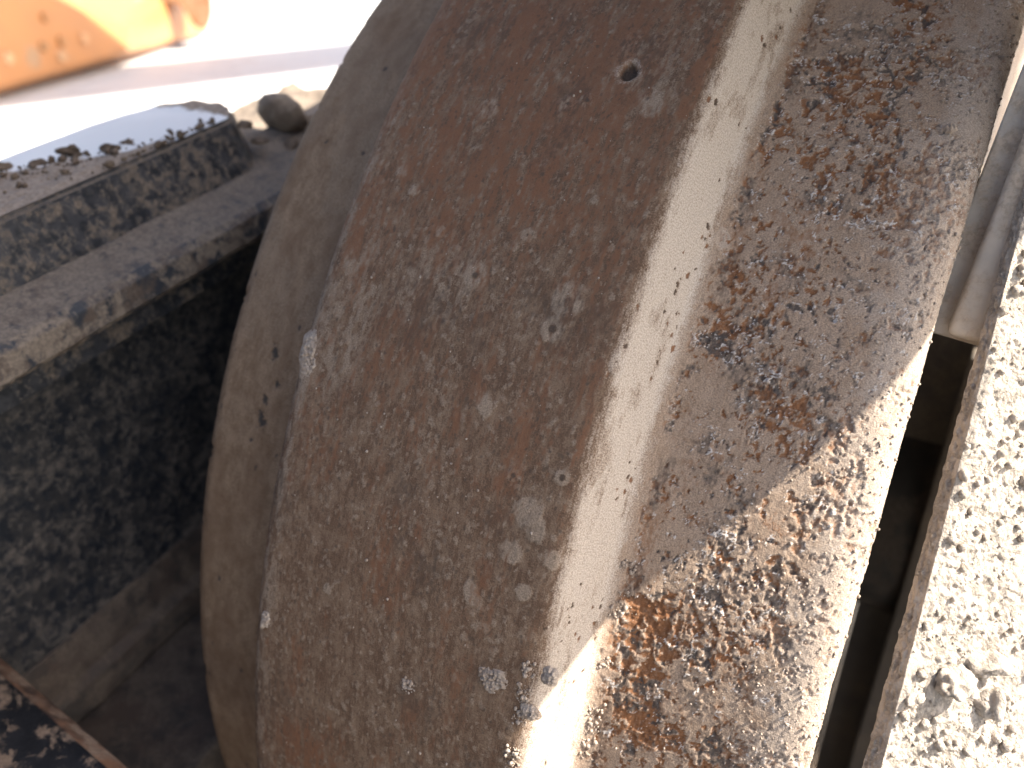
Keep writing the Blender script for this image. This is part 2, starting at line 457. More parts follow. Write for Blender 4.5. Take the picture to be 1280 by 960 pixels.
for i, (px, py, rd, stt) in enumerate([(965, 520, 34, .6), (1000, 300, 50, 1.3), (950, 360, 34, 1.6), (910, 410, 30, 1.8), (1190, 20, 55, .8), (890, 590, 40, 1.2), (860, 640, 34, 1.3),
                                  (800, 900, 60, 1.2), (930, 880, 40, 1.0), (1080, 440, 26, 1), (1030, 140, 30, 1.2), (960, 660, 26, 1), (850, 760, 36, 1.4), (1100, 520, 24, 1)]):
    b = blob(px, py, RT, rd, stt, 0.3, 30 + i, .8) * w_tread
    rust = np.maximum(rust, b * sstep(.40, .66, fbm(U / 2.6, smm / 2.6, 4, 110 + i % 3, .62)) * .55)
dustm = np.maximum(dustm, w_tread * (0.35 + 0.65 * rim) * sstep(.36, .60, fbm(U / 7, smm / 7, 5, 120, .6)) * .85)
dustm = np.maximum(dustm, w_tread * sstep(um[c_tr] + 34, um[c_tr] + 41, U))
rust *= 1 - .5 * rim * w_tread; dark *= 1 - .35 * rim * w_tread
# foot of the flank: brown stain line, little dust
foot = w_tread * np.exp(-((U - um[c_tr] - 3.0) / 3.0) ** 2)
dustm *= 1 - foot
rust = np.maximum(rust, foot * sstep(.46, .62, fbm(U / 4, smm / 9, 4, 130)) * .5)
dark = np.maximum(dark, foot * sstep(.52, .64, fbm(U / 5, smm / 12, 4, 134)) * .55)

# --- dusty flank of the flange: even pale dust, a few dark specks
en = 4.0 * (fbm(U / 3, smm / 7, 4, 143, .6) - .5)
fk = sstep(um[c_fr] - 2.0, um[c_fr] + 6.0, U + en) * (1 - sstep(um[c_tr] - 4.0, um[c_tr] + 3.0, U + en))
dustm = np.maximum(dustm, fk * (.72 + .5 * fbm(U / 5, smm / 12, 4, 144)))
pale = np.maximum(pale, fk * (.72 + .5 * fbm(U / 5, smm / 12, 4, 144)) * (1 - sstep(um[c_tr] - 5.0, um[c_tr] + 2.0, U)))
mot = sstep(.50, .72, fbm(U / 3.2, smm / 9, 5, 146, .65))
pale *= 1 - .45 * mot * fk; dustm *= 1 - .35 * mot * fk
fsp, fid = worley(U / .8, smm / 1.0, 148)
fsp = (fid[0] < .10) * (1 - sstep(.10, .28, fsp)) * fk
rust = np.maximum(rust, fsp * .6 * (fid[1] < .5)); dark = np.maximum(dark, fsp * .5 * (fid[1] >= .5)); D -= .08 * fsp
d, ids = worley(U / 1.7, smm / 2.4, 140)
d = d + .5 * (fbm(U / .6, smm / .6, 2, 142) - .5)
sp_ = (ids[0] < .14 * np.clip(fbm(U / 7, smm / 16, 3, 141) * 7 - 3.1, 0, 2.6)) * (1 - sstep(.04 + .22 * ids[1] ** 3, .14 + .3 * ids[1] ** 3, d)) * w_flank
D -= .25 * sp_
pale *= 1 - sp_; dustm *= 1 - sp_
dark = np.maximum(dark, sp_ * (ids[2] < .6) * .8); rust = np.maximum(rust, sp_ * (ids[2] >= .6) * .8)

# --- brown flange top: streaks along the rolling direction, drop rings, dust scabs
st = fbm(U / 1.1, smm / 5.0, 4, 150); st2 = fbm(U / 7, smm / 26, 4, 155)
u_a, s_top = surf_px(650, 60, R0); u_b, s_bot = surf_px(500, 900, R0)
up_ = sstep(s_bot, s_top, smm)
fine = fbm(U / .7, smm / 1.5, 3, 158, .65)
rust = np.maximum(rust, w_flange * sstep(.40, .70, st2 * .35 + st * .35 + fine * .3 + .12 * (up_ - .35)) * .8)
for i, (px, py, rd, stt) in enumerate([(640, 60, 90, 1.2), (560, 180, 90, 1.4), (680, 210, 110, 1.2), (380, 930, 75, .7), (780, 270, 26, 1.6), (700, 450, 22, 1), (770, 380, 20, 1.4), (520, 420, 26, 1.5)]):
    rust = np.maximum(rust, blob(px, py, R0, rd, stt, .2, 50 + i, .8) * w_flange * (.15 + .9 * sstep(.3, .7, .5 * st + .5 * fine)))
sc, ids = worley(wx / 1.9, wy / 2.3, 160)
sc = sc + .5 * (fbm(U / .8, smm / .8, 2, 163) - .5)
scab = (ids[0] < .62 * fbm(U / 18, smm / 18, 3, 166) * 1.6) * (1 - sstep(.16 + .22 * ids[1], .34 + .26 * ids[1], sc)) * w_flange
dustm = np.maximum(dustm, scab * (.15 + .55 * ids[2])); D += .10 * scab * ids[2]
sc, ids = worley(wx / .95, wy / 1.5, 167)
scab = (ids[0] < .9 * fbm(U / 12, smm / 14, 3, 169)) * (1 - sstep(.14 + .2 * ids[1], .36 + .26 * ids[1], sc)) * w_flange
dustm = np.maximum(dustm, scab * .8 * ids[2]); dark = np.maximum(dark, scab * .6 * (ids[2] < .3)); D += .07 * scab * (ids[2] - .3)
sd, ids = worley(wx / 5.5, wy / 6.5, 170)
rr = .10 + .16 * ids[1]
ring = (ids[0] < .33) * np.exp(-((sd - rr) / .045) ** 2) * w_flange
dustm = np.maximum(dustm, ring * .55); D += .05 * ring
dot = (ids[0] < .33) * (1 - sstep(.02, .05, sd)) * w_flange; dark = np.maximum(dark, dot * .7)
dark = np.maximum(dark, w_flange * sstep(.50, .75, .6 * fbm(U / 9, smm / 16, 4, 176) + .4 * fine) * .6)
for i, (px, py, rd, stt, hole) in enumerate([(613, 138, 13, 1.2, 0), (712, 132, 15, .8, .15), (735, 128, 12, .8, .25), (596, 346, 16, 1.1, .25), (712, 376, 20, 1.1, 0), (692, 412, 16, 1, .3),
                                       (607, 507, 11, 1.2, 0), (703, 597, 9, 1, .4), (643, 594, 8, 1, .4), (412, 735, 7, 1, 0), (661, 295, 9, 1, .2), (505, 215, 9, 1, 0), (553, 290, 8, 1, 0), (520, 240, 9, .8, 0),
                                       (640, 690, 14, 1, 0), (672, 660, 12, 1.4, 0), (690, 700, 10, 1.2, 0), (655, 740, 10, 1, 0), (790, 60, 14, 1.6, 0), (815, 130, 16, 1.3, 0), (660, 640, 18, 1, 0), (590, 740, 10, 1.6, 0), (905, 306, 11, 1.3, .2)]):
    b = blob(px, py, R0 if px < 880 else RT, rd, stt, .3, 80 + i, .25, .6)
    dustm = np.maximum(dustm, b * .95); D += .12 * b
    if hole:
        h_ = blob(px, py, R0, rd * hole, 1, 0, 81, .4, .3); dark = np.maximum(dark, h_ * .9); dustm *= 1 - h_
b = blob(787, 92, R0, 10, 1.2, .2, 91, .3, .5); dark = np.maximum(dark, b); dustm *= 1 - b; D -= 1.8 * b
b = blob(787, 92, R0, 17, 1.1, .2, 92, .3, .7) * (1 - b); pale = np.maximum(pale, b * .45)
# worn grey dust along the left shoulder of the flange and across its upper middle
sh = w_flange * np.exp(-((U - um[c_fl] - 17) / 4.5) ** 2)
dustm = np.maximum(dustm, sh * sstep(.42, .62, fbm(U / 2.2, smm / 4, 4, 180)) * .8)
for i, (px, py, rd, stt) in enumerate([(440, 340, 60, 1.2), (560, 350, 70, .8), (420, 430, 50, 1.6), (800, 80, 50, 1.6)]):
    b = blob(px, py, R0, rd, stt, .3, 120 + i, .8) * w_flange
    dustm = np.maximum(dustm, b * sstep(.42, .60, fbm(U / 1.8, smm / 3.2, 4, 184)) * .75)

# --- inner tread
dustm = np.maximum(dustm, w_left * sstep(.3, .6, fbm(U / 8, smm / 20, 4, 190)) * sstep(50, 200, smm) * .5)
rust = np.maximum(rust, w_left * sstep(.44, .66, fbm(U / 9, smm / 18, 4, 194) + .25 * (1 - sstep(30, 90, smm))) * .38)
d, ids = worley(U / 6, smm / 8, 198)
d = d + .3 * (fbm(U / 1.2, smm / 1.2, 3, 199) - .5)
ch = (ids[0] < .12) * (1 - sstep(.02, .10 + .12 * ids[1], d)) * w_left * .8
dark = np.maximum(dark, ch); D -= .2 * ch
for i, (px, py, rd) in enumerate([(343, 440, 7), (325, 525, 8), (330, 500, 5), (345, 480, 4)]):
    b = blob(px, py, .2565, rd, 1.6, .2, 130 + i, .5, 2.2); dark = np.maximum(dark, b); D -= .4 * b

# chips at the outer silhouette of the inner tread
D -= .9 * np.exp(-((X + 0.083) / 0.0025) ** 2) * sstep(.62, .74, fbm(U / 9, smm / 5, 3, 200))
D = np.where(rc[None, :] < 0.2385, 0.0, D) / 1000.0
RR = rc[None, :] + nr[None, :] * D; XX = X + nx[None, :] * D
V = np.stack([XX, -RR * np.cos(TH), RR * np.sin(TH)], -1)
NRM = np.stack([np.repeat(nx[None, :], NT, 0), -nr[None, :] * np.cos(TH), nr[None, :] * np.sin(TH)], -1)
WEAR = np.clip(np.stack([rust, dustm, dark, pale], -1), 0, 1)
ZONE = sstep(um[c_tr] - 5.0, um[c_tr] + 2.0, U + .5 * en)
SURF = np.stack([U / 1000, S, ZONE], -1)
def wheel_part(name, c0, c1, mat, label=None):
    n = c1 - c0 + 1
    me = mesh_np(name, V[:, c0:c1 + 1].reshape(-1, 3), grid_faces(NT, n, wrap=True))
    set_attr(me, 'wear', WEAR[:, c0:c1 + 1].reshape(-1, 4)); set_attr(me, 'surf', SURF[:, c0:c1 + 1].reshape(-1, 3))
    o = link(name, me, mat, wheel, True)
    if label: o['label'] = label
    return o
wheel_part('inner_tread', 0, c_fl, MAT_LEFT, 'beige dusty inner tread beyond the flange')
wheel_part('center_flange', c_fl, c_split, MAT_FLANGE, 'brown rusty flange top with pale drop marks')
wheel_part('outer_tread', c_split, NC - 1, MAT_TREAD, 'pale dusty flank and pitted outer tread')
def disc(name, x, r0, r1, t, mat):
    n = 96; a = np.arange(n) / n * 2 * math.pi
    ring = [(x - t / 2, r1), (x + t / 2, r1), (x + t / 2, r0), (x - t / 2, r0)]
    Vd = np.stack([np.stack([np.full(n, q[0]), -q[1] * np.cos(a), q[1] * np.sin(a)], -1) for q in ring + ring[:1]], 1).reshape(-1, 3)
    return link(name, mesh_np(name, Vd, grid_faces(n, 5, wrap=True)), mat, wheel)
disc('side_disc', 0.0830, 0.05, 0.206, 0.010, MAT_DARK)
disc('side_disc', -0.083, 0.05, 0.206, 0.010, MAT_DARK)
disc('hub', 0.005, 0.025, 0.055, 0.20, MAT_DARK)

# grit stuck to the treads and flange
def idx_at(u_mm, s_mm):
    return int(np.clip(np.searchsorted(th[:1120], s_mm / 1000 / R0), 0, 1119)), int(np.clip(np.searchsorted(uc, u_mm / 1000), 0, NC - 1))
def grit(name, u0, u1, s0, s1, n, size, mat, seed, edge=None):
    r = np.random.default_rng(seed); cs, ss = [], []
    while len(cs) < n:
        uu = r.uniform(u0, u1); s_ = r.uniform(s0, s1)
        if r.random() > (edge(uu, s_) if edge else 1): continue
        i, j = idx_at(uu, s_); z = size * (0.4 + r.random() ** 3 * 1.6)
        cs.append(V[i, j] + NRM[i, j] * z * 0.3); ss.append(z)
    Vg, Fg = cluster(cs, ss, ICO1, seed)
    o = link(name, mesh_np(name, Vg, Fg), mat, wheel); o['kind'] = 'stuff'
    return o
uT = um[c_tr]; s_lo, s_hi = 60, 300
MAT_GRIT = simple_dirty('pale_grit', (0.38, 0.315, 0.26), (0.30, 0.235, 0.185), (0.45, 0.38, 0.32), scale=400, rough=0.95, spec=0.15, gscale=3000)
grit('grit', uT + 2, uT + 50, s_lo, s_hi, 1900, 0.00022, MAT_GRIT, 300, lambda u, s: .06 + .94 * min(1, max(0, (u - uT - 24) / 18)) + .3 * (vnoise(np.array([u / 6]), np.array([s / 6]), 3)[0] > .6))
grit('grit', um[c_fl] + 18, um[c_fr], s_lo - 30, s_hi, 260, 0.00020, MAT_GRIT, 303)
# dust crumbs along both edges of the flank near the lower end
u_e, s_e = surf_px(655, 905, R0)
grit('grit', um[c_fr] - 2.2, um[c_fr] + 1.0, s_e - 40, s_e + 14, 420, 0.00034, MAT_GRIT, 306, lambda u, s: (vnoise(np.array([s / 3.0]), np.array([.5]), 5)[0] > .45))
grit('grit', uT - 1.0, uT + 2.5, s_e - 40, s_e + 40, 260, 0.00030, MAT_GRIT, 309, lambda u, s: (vnoise(np.array([s / 3.5]), np.array([.5]), 6)[0] > .5))

# scabs of dried mud, each a part of the wheel
def mud(px, py, rpx, r, n, seed, el=1.0):
    P = on_cyl(px, py, r); rad = rpx * 0.00019
    s0 = math.atan2(P[2], -P[1]); nr_, na_ = 26, 72
    q, a = np.meshgrid(np.linspace(0, 1, nr_), np.arange(na_) / na_ * 2 * math.pi, indexing='ij')
    out = .55 + .9 * fbm(1.3 * np.cos(a) + 9 + seed, 1.3 * np.sin(a) + 9, 3, 240)
    du = np.cos(a) * q * rad * out; ds = np.sin(a) * q * rad * el * out
    e1, e2 = du * 1000, ds * 1000
    dw, _ = worley(e1 / .9 + seed, e2 / .9, 242)
    h = min(rad, .0032) * .32 * (1 - q ** 2.2) * (1.7 * fbm(e1 / .8 + seed, e2 / .8, 5, 241, .65) - .2) + .00045 * (1 - sstep(.1, .6, dw)) * (1 - q ** 4) - .0005 * q ** 4
    rr = r + .0001 + h; t_ = s0 + ds / r
    Vm = np.stack([P[0] + du, -rr * np.cos(t_), rr * np.sin(t_)], -1).reshape(-1, 3)
    f_ = np.arange(nr_ * na_).reshape(nr_, na_); f_ = np.hstack([f_, f_[:, :1]])
    F = np.stack([f_[:-1, :-1], f_[1:, :-1], f_[1:, 1:], f_[:-1, 1:]], -1).reshape(-1, 4)
    return link('mud_clump', mesh_np('mud_clump', Vm, F), MAT_GRIT, wheel, True)
mud(388, 446, 21, R0 - .0004, 60, 400, 1.6)
mud(612, 846, 24, R0, 70, 410, .8)
mud(512, 855, 17, R0, 40, 420, 1.2)
mud(688, 846, 11, R0, 30, 430, 1.2)
mud(662, 890, 12, R0, 34, 440, .8)
mud(332, 775, 10, R0, 24, 450, 2.0)
mud(1188, 160, 7, RT, 14, 460, 1)

# ------------------------------------------------------------------ track links beside the wheel
DIR = np.array([0.0, 0.99310, 0.11726]); UPW = np.array([0.0, -0.11726, 0.99310])
def lw(x, d, w): return np.array([x, 0, 0]) + DIR * d + UPW * w
W0 = 0.1893

def loft(name, sec, d0, d1, nd, mat, parent, nsub=6, rough=0.0004, seed=0, wearf=None, endcap=True):
    """sweep a closed section (x, w) along the link with a slightly uneven surface"""
    P = np.array(sec + sec[:1]); L = np.r_[0, np.cumsum(np.hypot(*np.diff(P, axis=0).T))]
    n = nsub * len(sec); q = np.linspace(0, L[-1], n + 1)[:-1]
    q = np.unique(np.r_[q, L[:-1], L[:-1] + 0.0008, L[1:] - 0.0008])
    xs = np.interp(q, L, P[:, 0]); ws = np.interp(q, L, P[:, 1]); n = len(q)
    cx, cw = xs.mean(), ws.mean()
    dd = np.linspace(d0, d1, nd)
    QQ, DD = np.meshgrid(q, dd)
    off = rough * ((fbm(QQ / .012, DD / .012, 4, seed) - .5) * 2)
    nxs = xs - cx; nws = ws - cw; nl = np.hypot(nxs, nws)
    Xg = xs[None] + off * (nxs / nl)[None]; Wg = ws[None] + off * (nws / nl)[None]
    Vv = np.stack([Xg, DD * DIR[1] + Wg * UPW[1], DD * DIR[2] + Wg * UPW[2]], -1).reshape(-1, 3)
    a = np.arange(nd * n).reshape(nd, n); a = np.hstack([a, a[:, :1]])
    F = np.stack([a[:-1, :-1], a[1:, :-1], a[1:, 1:], a[:-1, 1:]], -1).reshape(-1, 4)
    bm = bmesh.new(); me = mesh_np(name, Vv, F); bm.from_mesh(me); bpy.data.meshes.remove(me)
    bm.verts.ensure_lookup_table()
    bm.faces.new([bm.verts[i] for i in range(n)]); bm.faces.new([bm.verts[(nd - 1) * n + i] for i in range(n)][::-1])
    return bm_obj(name, bm, mat, parent)

def rail_head(parent, d_end, d_start, seed):
    """polished rail with a rounded end: top sheet following the plan outline, and the block below it"""
    x0, x1 = -0.1855, -0.1400
    out = [(x1, d_start)]
    plan = [(x1, d_end - .006), (x1 - .002, d_end - .0015), (x1 - .007, d_end + .004), (x1 - .017, d_end + .0085), (x1 - .027, d_end + .007), (x1 - .036, d_end + .0005), (x1 - .042, d_end - .012), (x1 - .0447, d_end - .028), (x0, d_end - .045)]
    out += plan + [(x0, d_start)]
    bm = bmesh.new()
    top = [bm.verts.new(lw(x, d, W0)) for x, d in out]
    bot = [bm.verts.new(lw(x + (.008 if x > -.16 else -.004), d, W0 - .024)) for x, d in out]
    low = [bm.verts.new(lw(x + (.012 if x > -.16 else -.004), d, W0 - .045)) for x, d in out]
    n = len(out)
    ft = bm.faces.new(top)
    for A, B in ((top, bot), (bot, low)):
        for i in range(n): bm.faces.new((A[i], B[i], B[(i + 1) % n], A[(i + 1) % n]))
    bm.faces.new(low[::-1])
    bmesh.ops.bevel(bm, geom=[e for e in bm.edges if all(v in top for v in e.verts)], offset=.0011, segments=3, affect='EDGES')
    o = bm_obj('rail_head', bm, MAT_BLACK, parent)
    # running face: a thin worn sheet just proud of the head, gridded so that dust drifts can be placed
    nu, nv = 60, 150
    xs = np.linspace(x0 + .0012, x1 - .0012, nu); P = np.array(plan)
    dmax = np.interp(xs, P[::-1, 0], P[::-1, 1]) - .0012
    dg = d_start + (dmax[:, None] - d_start) * np.linspace(0, 1, nv)[None]
    Xg = np.repeat(xs[:, None], nv, 1)
    xb = np.interp(dg, [d_end - .085, d_end - .03, d_end], [x0 + .002, x1 - .003, x1 + .02])
    dm = sstep(-.010, .010, Xg - xb)
    dm = np.maximum(dm, sstep(d_end - .010, d_end + .002, dg) * .8)
    Wg = W0 + .0003 + dm * .0016 * np.clip(fbm(Xg / .006, dg / .006, 4, seed) * 2 - .6, 0, 1) * sstep(x1 - .001, x1 - .006, Xg)
    Vv = np.stack([Xg, dg * DIR[1] + Wg * UPW[1], dg * DIR[2] + Wg * UPW[2]], -1).reshape(-1, 3)
    me = mesh_np('running_face', Vv, grid_faces(nu, nv, flip=True))
    set_attr(me, 'wear', np.stack([dm * 0, dm, dm * 0, dm * 0], -1).reshape(-1, 4))
    rf_ = link('running_face', me, MAT_RAIL, parent, True)
    return o

def track_link(d_end, d_start, label, seed):
    t = empty('track_link', tuple(lw(-.16, (d_end + d_start) / 2, 0.008)), label, 'track link', 'steel track links beside the wheel')
    rail_head(t, d_end, d_start, seed)
    le = d_end + .038
    ls = d_start if d_start < -.2 else -.0895
    loft('side_ledge', [(-0.150, W0 - .012), (-0.1335, W0 - .0175), (-0.1185, W0 - .0215), (-0.1165, W0 - .0235), (-0.1160, W0 - .0305), (-0.1175, W0 - .0325), (-0.150, W0 - .036)], ls, le, 160, MAT_LEDGE, t, 14, .0005, seed)
    loft('web', [(-0.152, W0 - .03), (-0.150, 0.03), (-0.168, 0.03), (-0.170, W0 - .03)], ls, le, 60, MAT_WEB, t, 14, .0010, seed + 5)
    loft('foot', [(-0.1495, 0.040), (-0.1485, 0.022), (-0.1450, 0.019), (-0.1445, 0.0082), (-0.19, 0.0075), (-0.19, 0.030), (-0.172, 0.04)], ls, le, 100, MAT_WEB2, t, 10, .0006, seed + 9)
    return t
MAT_WEB2 = simple_dirty('brown_dusty_foot', (0.075, 0.055, 0.045), (0.05, 0.042, 0.038), (0.125, 0.098, 0.078), scale=120, thr=(.42, .6), rough=.85)
track_link(-0.1297, -0.42, 'black painted steel track link with polished rail face and dirt clods on top', 500)
L2 = track_link(0.20, -0.030, 'next steel track link beyond the loose stones, mostly hidden behind the wheel', 520)
L2.location = Vector(L2.location) + Vector((UPW * -.020).tolist())

# track shoe under the links
shoe = empty('track_shoe', tuple(lw(-.19, -.15, -.02)), 'dark brown steel track shoe plate under the track links', 'track shoe')
def box_lw(x0, x1, d0, d1, w0, w1):
    return prism([lw(x0, d0, w0), lw(x1, d0, w0), lw(x1, d1, w0), lw(x0, d1, w0)], UPW * (w1 - w0))
bm_obj('plate', box_lw(-.34, -.094, -.40, .25, -.010, .0072), MAT_WEB2, shoe, .002)
bm_obj('grouser', box_lw(-.34, -.096, -.20, -.185, -.042, -.0102), MAT_WEB2, shoe, .002)
bm_obj('support_block', prism([(-.30, -.30, GZ), (-.14, -.30, GZ), (-.14, .12, GZ), (-.30, .12, GZ)], (0, 0, .30)), MAT_DARK, shoe, .003)

# clods and stones on the rail and in the gap between the links
def stone(name, P, size, seed, mat, label, cat, group=None, flat=.8, rough=.35, base=ICO3):
    v = lump(base[0], size, seed, rough, flat=flat)
    v[:, 2] *= .45 + .5 * flat
    v[:, 2] -= v[:, 2].min() + size * .12
    o = link(name, mesh_np(name, v, base[1]), mat, None, True)
    o.location = P
    return tag(o, label, cat, group)
for i, (px, py, rp, lab) in enumerate([(93, 197, 13, 'largest dark dirt clod on the rail of the track link'), (56, 211, 8, 'small dark dirt clod beside the largest clod on the rail'),
                                 (6, 217, 10, 'dark dirt clod at the far dusty end of the rail'), (160, 185, 9, 'flat dirt crumb at the edge of the bare polished rail face'),
                                 (143, 193, 8, 'flat dirt crumb beside the largest clod on the rail'), (250, 139, 4, 'tiny dirt crumb near the rounded rail end')]):
    P = on_plane(px, py, UPW, W0 - (0 if i == 0 else .0012))
    stone('dirt_clod', P, rp * np.linalg.norm(P - CAM) / FPX, 600 + i, MAT_CLOD, lab, 'dirt clod', 'dirt clods on the rail', .55, 1.1)
r = np.random.default_rng(31); cs, ss = [], []
for _ in range(420):
    d_ = r.uniform(-.28, -.14); xb_ = np.interp(d_, [-.215, -.16], [-.178, -.143]); x_ = min(xb_ + abs(r.normal()) * .012 - .004, -.1415)
    z = .0003 + .0011 * r.random() ** 4; cs.append(lw(x_, d_, W0 + .0012 + .2 * z)); ss.append(z)
Vg, Fg = cluster(cs, ss, ICO1, 2000, .6)
tag(link('dirt_crumbs', mesh_np('dirt_crumbs', Vg, Fg), MAT_CLOD), 'fine brown dirt crumbs strewn along the dusty side of the rail', 'dirt', kind='stuff')
for i, (px, py, rp, fl, mt, lab) in enumerate([(354, 149, 33, .62, MAT_STONE, 'rounded brown stone wedged between the track links'), (384, 162, 17, .6, MAT_STONE, 'angular brown stone leaning on the rounded stone'),
                                         (324, 172, 10, .6, MAT_CLOD, 'small dark pebble in front of the rounded stone'), (360, 183, 16, .5, MAT_CLOD, 'flat dark stone below the rounded stone'),
                                         (306, 153, 8, .6, MAT_CLOD, 'dark crumb of dirt against the rail end')]):
    P = on_x(px, py - (8 if i < 2 else 0), -.146 if i < 2 else -.138)
    stone('loose_stone', P - np.array([0, 0, rp * .7 * np.linalg.norm(P - CAM) / FPX]), rp * np.linalg.norm(P - CAM) / FPX, 640 + i, mt, lab, 'stone', 'loose stones between the links', fl, .13 if i == 0 else .3)
# soil packed between the links
nu, nv = 60, 60
gx, gd = np.meshgrid(np.linspace(-.19, -.119, nu), np.linspace(-.135, -.05, nv), indexing='ij')
gw = W0 - .016 + .008 * (fbm(gx / .015, gd / .015, 5, 210) - .5) - .012 * sstep(-.150, -.120, gx) - .0
me = mesh_np('packed_soil', np.stack([gx, gd * DIR[1] + gw * UPW[1], gd * DIR[2] + gw * UPW[2]], -1).reshape(-1, 3), grid_faces(nu, nv, flip=True))
tag(link('packed_soil', me, MAT_STONE, None, True), 'brown soil packed in the gap between the track links', 'soil', kind='stuff')

# ------------------------------------------------------------------ black plate in the lower left foreground
pl = empty('black_plate', (-.13, -.33, GZ), 'chipped black painted steel plate with rusty bare edge in front of the track link', 'steel plate')
ZP = 0.03
def onz(px, py, z): d = ray(px, py); return CAM + d * ((z - CAM[2]) / d[2])
e0, e1 = onz(-140, 690, ZP), onz(330, 1093, ZP)
ed = (e1 - e0) / np.linalg.norm(e1 - e0); inn = np.array([ed[1], -ed[0], 0]); 
if inn[1] > 0: inn = -inn
bm_obj('plate', prism([e0 - ed * .3 + inn * .005, e1 + inn * .005, e1 + inn * .75, e0 - ed * .3 + inn * .75], (0, 0, -.016)), simple_dirty('chipped_black_plate_paint', (0.014, 0.015, 0.018), (0.022, 0.023, 0.027), (0.24, 0.175, 0.13), scale=130, thr=(.54, .64), rough=.45), pl, .0012)  # extended far out of view to hide sunlit ground and darken the lower wheel
bm_obj('edge', prism([e0 + inn * .0052 + (0, 0, -.0004), e1 + inn * .0052 + (0, 0, -.0004), e1 + (0, 0, -.006), e0 + (0, 0, -.006)], (0, 0, -.009)), MAT_RUSTEDGE, pl, .0008)
bm_obj('leg', prism([(-.16, -.36, GZ), (-.12, -.36, GZ), (-.12, -.34, GZ), (-.16, -.34, GZ)], (0, 0, ZP - .0165 - GZ)), MAT_DARK, pl, .002)

# ------------------------------------------------------------------ dirt covered guard plate right of the wheel
gp = empty('guard_plate', tuple(at(1250, 900, .30)), 'sunlit steel guard plate covered in crusted pale dirt', 'guard plate')
LT = np.linspace(0, 1, 9)[:, None]
E = at(1060, 1120, .222) * (1 - LT) + at(1364, -60, .232) * LT
E2 = at(1034, 1120, .226) * (1 - LT) + at(1356, -60, .236) * LT
ln = np.r_[0, np.cumsum(np.linalg.norm(np.diff(E, axis=0), axis=1))]; ln2 = np.r_[0, np.cumsum(np.linalg.norm(np.diff(E2, axis=0), axis=1))]
def crv(A, L, q): return np.stack([np.interp(q, L, A[:, k]) for k in range(3)], -1)
nv = 620; vv = np.linspace(0, ln[-1], nv); vv2 = np.linspace(0, ln2[-1], nv)
EA, EB = crv(E, ln, vv), crv(E2, ln2, vv2)
tdir = E[-1] - E[0]; tdir /= np.linalg.norm(tdir)
N0 = np.array([.60, -.45, .66]); N0 -= tdir * (N0 @ tdir); N0 /= np.linalg.norm(N0)
adir = np.cross(tdir, N0); adir /= np.linalg.norm(adir)
if adir[0] < 0: adir = -adir
AC = np.r_[np.linspace(0, .06, 190), np.linspace(.06, .20, 60)[1:]]; na = len(AC)
G = EA[None] + adir[None, None] * AC[:, None, None]
aa = np.repeat(AC[:, None], nv, 1) * 1000; bb = np.repeat(vv[None], na, 0) * 1000
wob = .8 * (fbm(bb[:1] / 3, bb[:1] * 0, 4, 220) - .5)
hh = 1.5 * (fbm(aa / 6, bb / 6, 6, 222, .62) - .45) + .55 * np.clip(fbm(aa / 1.5, bb / 1.5, 4, 226, .65) - .45, 0, 1) * 2 + 2.5 * (fbm(aa / 22, bb / 22, 3, 228) - .5)
hh = hh * sstep(0, 1.6, aa) - .0
wd, wi = worley(aa / 1.5, bb / 1.5, 230); hh += .22 * (1 - sstep(.0, .6, wd)) * wi[0] * sstep(.40, .60, fbm(aa / 9, bb / 9, 3, 235)) * sstep(0, 1, aa) + .8 * (fbm(aa / .8, bb / .8, 3, 231, .7) - .5) * sstep(0, 1, aa)
G = G + N0 * (hh / 1000)[..., None]
edge_n = 26; T = np.linspace(0, 1, edge_n)
sdv = np.array([-.7, -.5, .5])
fw = (fbm(np.repeat(T[:, None], nv, 1) * 6, bb[:1] / 1.6, 4, 233) - .5)
GE = EB[None] * (1 - T)[:, None, None] + (EA)[None] * T[:, None, None] + sdv * (.0022 * fw * np.sin(np.pi * np.clip(T, .12, 1))[:, None])[..., None]
back = E2 + ray(1150, 700) * 0.008
GB = crv(back, ln2, vv2)[None] + np.array([.004, 0, 0])
ALL = np.concatenate([GB, GE[:-1], G], 0)
me = mesh_np('dirt_crust', ALL.reshape(-1, 3), grid_faces(len(ALL), nv, flip=True))
dc = link('dirt_crust', me, MAT_SOIL, gp, True); dc['kind'] = 'stuff'
bm = prism([E[0] - N0 * .004 + adir * .016, E[-1] - N0 * .004 + adir * .016, E[-1] - N0 * .004 + adir * .2, E[0] - N0 * .004 + adir * .2], -N0 * .007)
bm_obj('plate', bm, MAT_DARK, gp, .001)
bm_obj('post', prism([(.16, -.14, GZ), (.24, -.14, GZ), (.24, -.10, GZ), (.16, -.10, GZ)], (0, 0, .40)), MAT_DARK, gp, .002)
# loose grains on the crust
r = np.random.default_rng(77); cs, ss = [], []
for _ in range(2600):
    i = int(r.integers(2, 215)); j = int(r.integers(0, nv)); z = .00018 + .0012 * r.random() ** 6
    cs.append(G[i, j] + N0 * z * .3); ss.append(z)
Vg, Fg = cluster(cs, ss, ICO1, 800)
go = link('soil_grains', mesh_np('soil_grains', Vg, Fg), MAT_SOIL, gp); go['kind'] = 'stuff'
def on_crust(px, py):
    n_ = N0; return on_plane(px, py, n_, E[2] @ n_)
for i, (px, py, rp, lab) in enumerate([(1190, 862, 27, 'largest pale soil clod on the crusted guard plate'), (1228, 838, 22, 'pale soil clod just above the largest clod on the guard plate'),
                                 (1235, 885, 18, 'flat pale soil clod beside the largest clod on the guard plate'), (1140, 880, 10, 'small soil crumb at the edge of the guard plate crust')]):
    P = on_crust(px, py)
    stone('soil_clod', P, rp * np.linalg.norm(P - CAM) / FPX, 680 + i, MAT_SOIL, lab, 'soil clod', 'soil clods on the guard plate', .75, .5)

